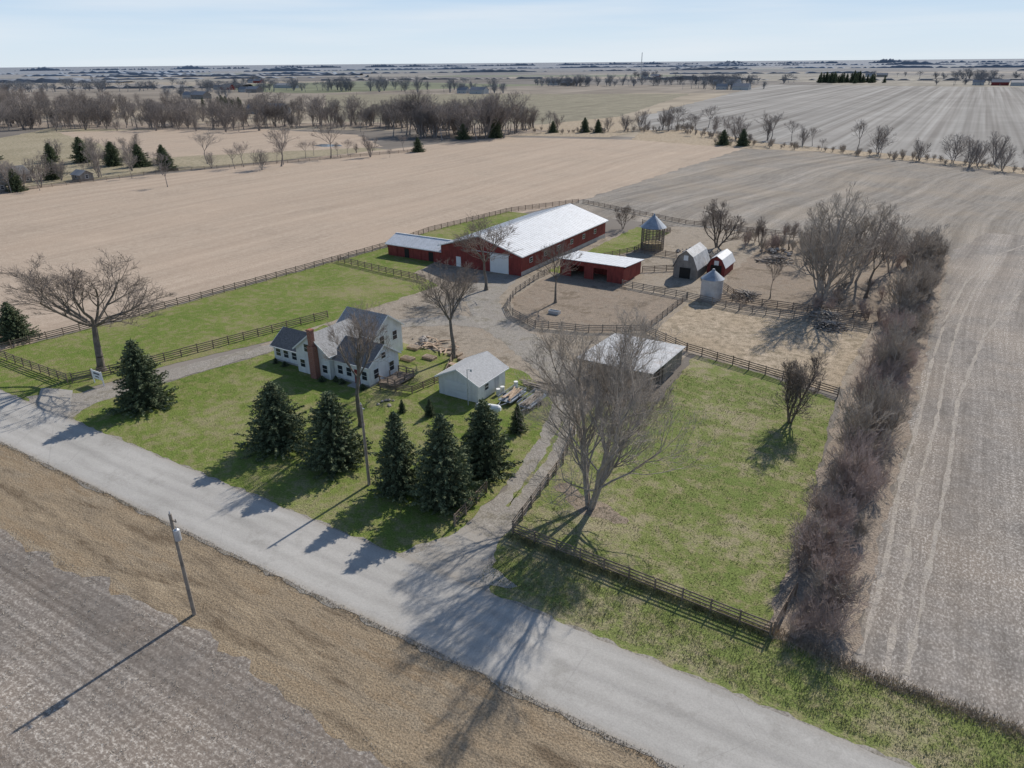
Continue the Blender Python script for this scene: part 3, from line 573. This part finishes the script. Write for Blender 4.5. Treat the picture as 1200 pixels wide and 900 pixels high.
for yy in (66.1,70.3):
    for z in (.8,1.25): q.box(-61.8,-59,yy-.04,yy+.04,z,z+.08)
for z in (.8,1.25): q.box(-59.02,-58.94,66.1,70.3,z,z+.08)
q.make('deck',m_fence,H)
for i,(x,yy) in enumerate(((-80,64.2),(-78,64.1),(-69.3,62.9),(-67.6,63.8),(-66.4,63.7),(-62.6,63.7))): place('foundation_shrub',spm[i%3],x,yy,s=.13+.02*(i%3),sz=.1)

G_=empty('garage'); gable_body('garage_walls',-53,-46.8,68,74.6,2.6,4.1,'Y',m_white,G_); roof('garage_roof',-53,-46.8,68,74.6,2.6,4.1,'Y',m_shinl,G_,.35)
q=Boxes()
for i in range(4): q.box(-52,-47.9,67.93,67.99,.05+i*.55,.05+i*.55+.52)
q.make('garage_door',m_trim,G_); window(G_,'+X',-46.8,70,1.6,.8,.8); box('side_door',-46.82,-46.74,72,72.95,.05,2.1,plain('grey_door_mat',(.5,.5,.5),.1),G_); window(G_,'-X',-53,71,1.6,.9,.8)
def shed_roof(name,x0,x1,y0,y1,zf,zb,mat,par,oh=.5,ribs=.9):
    sl=(zb-zf)/(y1-y0); a=(y0-oh,zf-sl*oh); c=(y1+oh,zb+sl*oh); V=[(x,yy,z+dz) for x in (x0-oh,x1+oh) for dz in (0,.1) for yy,z in (a,c)]
    pydata(name,V,[[0,1,3,2],[4,6,7,5],[2,3,7,6],[0,4,5,1],[0,2,6,4],[1,5,7,3]],mat,par)
    q=Boxes(); n=int((x1-x0+2*oh)/ribs)
    for i in range(n+1): x=x0-oh+.03+i*ribs; q.beam((x,a[0],a[1]+.115),(x,c[0],c[1]+.115),.05,.03)
    q.make('roof_ribs',mat,par)
PB=empty('pole_barn'); px0,px1=-38.9,-28.6
shed_roof('roof',px0,px1,81,93.5,3.3,2.7,m_roofg,PB,.35)
box('back_wall',px0,px1,93.4,93.5,0,2.65,m_grayw,PB); box('east_wall',px1-.1,px1,86,93.4,0,2.65,m_grayw,PB); box('west_wall',px0-.1,px0,84,93.4,0,2.65,m_grayw,PB)
q=Boxes()
for k in range(4):
    x=px0+.1+k*(px1-px0-.2)/3
    for yy in (81.2,85.2): q.box(x-.1,x+.1,yy-.1,yy+.1,0,3.0)
q.box(px0,px1,81.0,81.09,2.85,3.25); q.make('posts',m_pole,PB)
q=Boxes()
for i in range(5):
    for j in range(2): q.cyl((-37+i*1.6,91,.7+j*1.3),(-37+i*1.6,92.4,.7+j*1.3),.65,.65,14)
q.make('hay_bales',m_hay,PB)
ST=empty('stable'); shed_roof('roof',-66,-52,127,136,3.5,2.9,m_roofw,ST)
box('back_wall',-66,-52,135.9,136,0,2.85,m_red,ST); box('east_wall',-52.1,-52,127,135.9,0,2.95,m_red,ST); box('west_wall',-66,-65.9,127,135.9,0,2.95,m_red,ST)
q=Boxes(); q.box(-65.9,-63.5,127,127.1,0,3.4); q.box(-60.5,-58.5,127,127.1,0,3.4); q.box(-55.5,-52.1,127,127.1,0,3.4); q.box(-63.5,-60.5,127,127.1,2.5,3.4); q.box(-58.5,-55.5,127,127.1,2.5,3.4); q.box(-65.9,-52.1,131.5,131.6,0,3.1); q.make('front_wall',m_red,ST)
AR=empty('riding_arena'); ax0,ax1,ay0,ay1=-92.5,-72.3,122,163
gable_body('walls',ax0,ax1,ay0,ay1,4.2,7.2,'Y',m_red,AR); roof('roof',ax0,ax1,ay0,ay1,4.2,7.2,'Y',m_roofw,AR,.5,.14,1.0)
box('big_door',-79.8,-75.3,ay0-.14,ay0-.02,.05,3.9,m_trim,AR); box('small_door',-88.5,-87.3,ay0-.1,ay0-.02,.05,2.2,m_trim,AR); box('door_track',-84.5,-75,ay0-.2,ay0-.02,4.0,4.15,m_metal,AR)
for i in range(6): window(AR,'+X',ax1,ay0+4+i*6.2,2.6,1.1,.9)
box('skirt',ax1,ax1+.05,ay0,ay1,0,.9,m_conc,AR)
SW=empty('stall_wing'); gable_body('walls',-108,-92.6,122.5,130,2.7,4.2,'X',m_red,SW); roof('roof',-108,-92.6,122.5,130,2.7,4.2,'X',m_roofw,SW,.4,.12,.9)
for i in range(4): box('stall_door',-106.5+i*3.4,-105.3+i*3.4,122.4,122.48,.05,2.1,m_dark if i%2 else m_red,SW)
def gambrel(name,x0,x1,y0,y1,h,mw,mr,ze=1.8):
    E=empty(name); xm=(x0+x1)/2; w2=(x1-x0)/2; kz=ze+(h-ze)*.66
    P_=[(x0,0),(x1,0),(x1,ze),(xm+w2*.62,kz),(xm,h),(xm-w2*.62,kz),(x0,ze)]; n=len(P_); V=[(x,yy,z) for yy in (y0,y1) for x,z in P_]; pydata('walls',V,[list(range(n)),list(range(2*n-1,n-1,-1))]+[[i,(i+1)%n,n+(i+1)%n,n+i] for i in range(n)],mw,E)
    A=[(x1+.25,ze-.25),(xm+w2*.64,kz+.08),(xm,h+.1),(xm-w2*.64,kz+.08),(x0-.25,ze-.25)]; k=len(A); V=[(x,yy,z+dz) for dz in (0,.07) for yy in (y0-.35,y1+.35) for x,z in A]
    F=[[o+i,o+i+1,o+k+i+1,o+k+i] for o in (0,2*k) for i in range(k-1)]+[[i,i+1,2*k+i+1,2*k+i] for i in range(k-1)]; pydata('gambrel_roof',V,F,mr,E)
    box('barn_door',xm-1.1,xm+1.1,y0-.08,y0-.01,.05,2.2,m_dark,E); box('loft_door',xm-.45,xm+.45,y0-.08,y0-.01,h-1.9,h-.9,m_trim,E)
gambrel('gambrel_barn',-45.4,-40.6,137,145,5.6,m_grayw,m_roofg,2.2); gambrel('red_shed',-40,-36.4,142,148.5,4.0,m_red,m_roofw,2.0)
CR=empty('corn_crib'); q=Boxes()
for i in range(20):
    t=i*math.pi/10; q.beam((-57.6+2.6*math.cos(t),157+2.6*math.sin(t),0),(-57.6+2.6*math.cos(t),157+2.6*math.sin(t),5.2),.1,.1)
for z in range(14):
    for i in range(20):
        t=i*math.pi/10;t2=t+math.pi/10; q.beam((-57.6+2.6*math.cos(t),157+2.6*math.sin(t),.2+z*.38),(-57.6+2.6*math.cos(t2),157+2.6*math.sin(t2),.2+z*.38),.04,.14)
q.make('wire_walls',m_crib,CR)
q=Boxes(); q.cyl((-57.6,157,5.2),(-57.6,157,7.8),3.0,.3,20); q.cyl((-57.6,157,7.8),(-57.6,157,8.3),.32,.05,12); q.make('cone_roof',m_metald,CR)
q=Boxes(); q.cyl((-57.6,157,0),(-57.6,157,1.6),2.4,2.2,16); q.make('corn_pile',m_hay,CR)
GB=empty('grain_bin'); q=Boxes()
for i in range(8): q.cyl((-34.4,126.5,i*.48),(-34.4,126.5,i*.48+.44),1.95,1.95,24); q.cyl((-34.4,126.5,i*.48+.44),(-34.4,126.5,i*.48+.48),1.91,1.91,24)
q.make('bin_wall',m_metal,GB); q=Boxes(); q.cyl((-34.4,126.5,3.85),(-34.4,126.5,5.3),2.1,.3,24); q.cyl((-34.4,126.5,5.3),(-34.4,126.5,5.6),.33,.2,12); q.make('bin_roof',m_metald,GB)

# ------------------------------------------------------------ poles, sign, clutter
UP=empty('utility_pole'); q=Boxes(); q.cyl((-44.9,24.4,-.2),(-44.9,24.4,9.6),.17,.12,12); q.make('pole',m_pole,UP)
q=Boxes(); q.cyl((-44.55,24.4,7.4),(-44.55,24.4,8.3),.24,.24,14); q.cyl((-44.55,24.4,8.3),(-44.55,24.4,8.42),.2,.08,14); q.cyl((-44.5,24.4,8.4),(-44.5,24.4,8.65),.04,.03,8); q.cyl((-44.9,24.4,9.6),(-44.9,24.4,9.85),.06,.04,8); q.make('transformer',m_metal,UP)
q=Boxes(); q.beam((-44.95,24.4,9.1),(-44.3,24.4,9.1),.08,.1); q.beam((-44.78,24.4,8.0),(-44.55,24.4,8.0),.1,.1); q.cyl((-44.35,24.4,9.15),(-44.35,24.4,9.35),.05,.03,8); q.make('crossarm',m_pole,UP)
UP=empty('utility_pole'); q=Boxes(); q.cyl((-45.8,46.1,-.2),(-45.8,46.1,9.3),.17,.12,12); q.make('pole',m_pole,UP); q=Boxes(); q.cyl((-45.8,46.1,9.3),(-45.8,46.1,9.5),.06,.04,8); q.beam((-45.9,46.1,8.9),(-45.4,46.1,8.9),.06,.08); q.make('insulator',m_metal,UP)
LP=empty('yard_light'); q=Boxes(); q.cyl((-47.6,66.9,0),(-47.6,66.9,5),.07,.05,8); q.beam((-47.6,66.9,4.95),(-47.1,66.9,5.05),.06,.06); q.make('post',m_metal,LP); q=Boxes(); q.cyl((-47,66.9,4.85),(-47,66.9,5.15),.16,.1,10); q.make('lamp_head',m_metal,LP)
SG=empty('farm_sign'); q=Boxes(); q.box(-96.4,-96.25,46.5,46.62,0,2.1); q.box(-94.15,-94.0,46.5,46.62,0,2.1); q.make('posts',m_trim,SG); box('board',-96.2,-94.2,46.52,46.6,.8,2.0,m_trim,SG)
q=Boxes(); q.box(-95.9,-94.5,46.49,46.515,1.5,1.75); q.box(-95.6,-94.8,46.49,46.515,1.1,1.25); q.make('lettering',m_shin,SG)
PT=empty('propane_tank'); q=Boxes(); q.cyl((-45.4,66.0,.8),(-42.8,66.6,.8),.5,.5,16); q.cyl((-45.7,65.93,.8),(-45.4,66,.8),.25,.5,16); q.cyl((-42.8,66.6,.8),(-42.5,66.67,.8),.5,.25,16); q.make('tank',m_trim,PT)
q=Boxes(); q.box(-45,-44.8,65.7,66.5,0,.35); q.box(-43.3,-43.1,66.1,66.9,0,.35); q.make('feet',m_conc,PT)
def trailer(x,y,L=4.,wd=2.2,load=None):
    UT=empty('utility_trailer'); q=Boxes(); x1=x+wd; y1=y+L; q.box(x,x1,y,y1,.5,.6)
    for z in (.85,1.05): q.box(x,x+.06,y,y1,z,z+.06); q.box(x1-.06,x1,y,y1,z,z+.06); q.box(x+.06,x1-.06,y1-.06,y1,z,z+.06)
    for xx in (x+.03,x1-.03):
        for yy in (y+.1,y+L/2,y1-.1): q.box(xx-.03,xx+.03,yy-.03,yy+.03,.6,1.1)
    xm=(x+x1)/2; q.beam((x+.5,y,.5),(xm,y-1.6,.5),.08,.08); q.beam((x1-.5,y,.5),(xm,y-1.6,.5),.08,.08); q.make('frame',m_metald,UT)
    q=Boxes()
    for xx in (x-.25,x1+.05): q.cyl((xx,y+L/2,.35),(xx+.2,y+L/2,.35),.35,.35,14)
    q.make('wheels',m_black,UT)
    if load:
        q=Boxes(); g=random.Random(int(L*10))
        for i in range(10): q.beam((x+.3+g.uniform(0,wd-.6),y+.2,.66+g.uniform(0,.4)),(x+.3+g.uniform(0,wd-.6),y+L-.3,.66+g.uniform(0,.4)),.18,.06)
        q.make('load',load,UT)
trailer(-44.6,69.2,4.,2.0,m_lumber); trailer(-41.6,69.0,4.6,1.9,m_fenceg)
LS=empty('lumber_stack'); q=Boxes(); g=random.Random(3)
for i in range(34): x=-44+g.uniform(-.2,4.2); yy=75.5+g.uniform(-.4,1.6); z=.1+g.uniform(0,.6); q.beam((x-1.5,yy,z),(x+1.3,yy+g.uniform(-.6,.6),z),.14,.05)
q.make('boards',m_fenceg,LS)
WD=empty('water_drums'); q=Boxes()
for x,yy in ((-45.9,71.4),(-45.8,72.3),(-45.1,74.6)): q.cyl((x,yy,.04),(x,yy,.92),.29,.29,14)
q.make('drums',m_trim,WD)
LS=empty('lumber_stack'); q=Boxes()
for i in range(22): x=-66+g.uniform(0,6); yy=79.5+g.uniform(0,4); z=.1+g.uniform(0,.4); t=g.uniform(0,3.1); q.beam((x-math.cos(t),yy-math.sin(t),z),(x+math.cos(t),yy+math.sin(t),z),.2,.1)
q.make('boards',m_lumber,LS)
BP=((-66,79),(-64,75),(-61.5,77),(-59,80),(-56.5,79)); GBd=empty('garden_beds'); q=Boxes()
for x,yy in BP: q.box(x-1,x+1,yy-.6,yy+.6,.04,.4)
q.make('bed_frames',m_lumber,GBd); q=Boxes()
for x,yy in BP: q.box(x-.9,x+.9,yy-.5,yy+.5,.1,.42)
q.make('soil',m_mud,GBd)
PTb=empty('picnic_table'); q=Boxes(); q.box(-56.9,-55.1,75.3,76.1,.7,.76); q.box(-56.9,-55.1,74.8,75.05,.42,.47); q.box(-56.9,-55.1,76.35,76.6,.42,.47)
for x in (-56.6,-55.4): q.beam((x,74.85,0),(x,75.5,.7),.08,.08); q.beam((x,76.55,0),(x,75.9,.7),.08,.08)
q.make('table',m_lumber,PTb)
WT=empty('water_trough'); q=Boxes(); q.box(-56.2,-54.2,104,104.06,.04,.62); q.box(-56.2,-54.2,104.8,104.86,.04,.62); q.box(-56.2,-56.14,104.06,104.8,.04,.62); q.box(-54.26,-54.2,104.06,104.8,.04,.62); q.make('trough',m_metal,WT); box('water',-56.13,-54.27,104.07,104.79,.3,.5,m_water,WT)
def rockpile(name,x,y,r,n,mat,smax=.6):
    V=[];F=[];g=random.Random(int(x*7+y))
    for _ in range(n):
        a=g.uniform(0,6.28); d=g.uniform(0,r); cx=x+math.cos(a)*d; cy=y+math.sin(a)*d; s=g.uniform(.2,smax); cz=s*.3+max(0,(r-d))*.15; k=len(V)
        ico=[(0,0,1),(.9,0,.3),(.28,.85,.35),(-.72,.53,.3),(-.7,-.5,.35),(.3,-.85,.3),(.7,.5,-.4),(-.28,.85,-.4),(-.9,0,-.4),(-.3,-.85,-.4),(.7,-.5,-.4),(0,0,-1)]
        for v in ico: V.append((cx+v[0]*s*g.uniform(.7,1.1),cy+v[1]*s*g.uniform(.7,1.1),cz+v[2]*s*g.uniform(.5,.8)))
        for f in ((0,1,2),(0,2,3),(0,3,4),(0,4,5),(0,5,1),(1,6,2),(2,7,3),(3,8,4),(4,9,5),(5,10,1),(6,7,2),(7,8,3),(8,9,4),(9,10,5),(10,6,1),(11,7,6),(11,8,7),(11,9,8),(11,10,9),(11,6,10)): F.append([k+i for i in f])
    pydata(name,V,F,mat)
rockpile('rock_pile',-67,82,2.2,22,m_rock,.5); rockpile('rock_pile',-48,158,4,40,m_rock,.8); rockpile('rock_pile',-32,168,4,30,m_rock,.7); rockpile('garden_stones',-57,62,1.2,9,m_rock,.3)
def brushpile(name,x,y,r,n):
    S=[];g=random.Random(int(x+y*3))
    for _ in range(n):
        a=g.uniform(0,6.28);d=g.uniform(0,r);p=Vector((x+math.cos(a)*d,y+math.sin(a)*d,g.uniform(.05,1.1*(1-d/r)+.1))); t=g.uniform(0,3.14); l=g.uniform(.5,2); v=Vector((math.cos(t),math.sin(t),g.uniform(-.2,.2)))*l
        S.append(((p-v)[:],(p+v)[:],g.uniform(.03,.14),.03))
    obj(name,tubes(name,S,[m_barkl,m_twigl]))
brushpile('brush_pile',-13,121,2.4,140); brushpile('brush_pile',-14,126,3,160); brushpile('brush_pile',-29,131,2.4,120); brushpile('brush_pile',-30,160,4,160); brushpile('brush_pile',-44,154,4,140)

# ------------------------------------------------------------ neighbouring farmsteads
def farmhouse(name,x,y,w_,d_,ze,zr,axis,mw,mrf,nw=3):
    E=empty(name); gable_body('walls',x,x+w_,y,y+d_,ze,zr,axis,mw,E); roof('roof',x,x+w_,y,y+d_,ze,zr,axis,mrf,E,.4,trim=False)
    for i in range(nw): window(E,'-Y',y,x+w_*(i+.6)/(nw+.2),1.6,1,1.2); window(E,'+X',x+w_,y+d_*(i+.6)/(nw+.2),1.6,1,1.2)
farmhouse('neighbour_house',-296,118,12,8,2.7,4.8,'X',m_grayw,m_shinm); farmhouse('neighbour_house',-308,134,9,8,3.5,6,'Y',m_grayw,m_shin); farmhouse('neighbour_shed',-290,152,6,5,2.4,3.8,'X',m_grayw,m_shinm,1)
m_dwall=plain('distant_wall_mat',(.45,.45,.44),.1,1); m_droof=plain('distant_roof_mat',(.22,.23,.25),.1,1)
for i,(x,y) in enumerate(FS):
    farmhouse('distant_farmhouse',x,y,16,10,4.5,8,'X',m_dwall,m_droof,2); farmhouse('distant_barn',x+26,y-6,24,13,5,9,'X',(m_red,m_grayw,m_dwall)[i%3],m_droof,1)
for x,y in ((-1127,996),(40,1440)): farmhouse('distant_barn',x,y,50,16,5,8,'X',m_dwall,m_droof,2)
TW=empty('radio_tower'); q=Boxes()
for i in range(3): t=i*2.094; q.beam((-820+1.5*math.cos(t),2044+1.5*math.sin(t),0),(-820+.6*math.cos(t),2044+.6*math.sin(t),62),.5,.5)
for z in range(2,62,4): q.beam((-821.2,2044,z),(-818.8,2044,z+2),.3,.3)
q.make('lattice',m_metal,TW)
print('OBJ',len(bpy.data.objects))
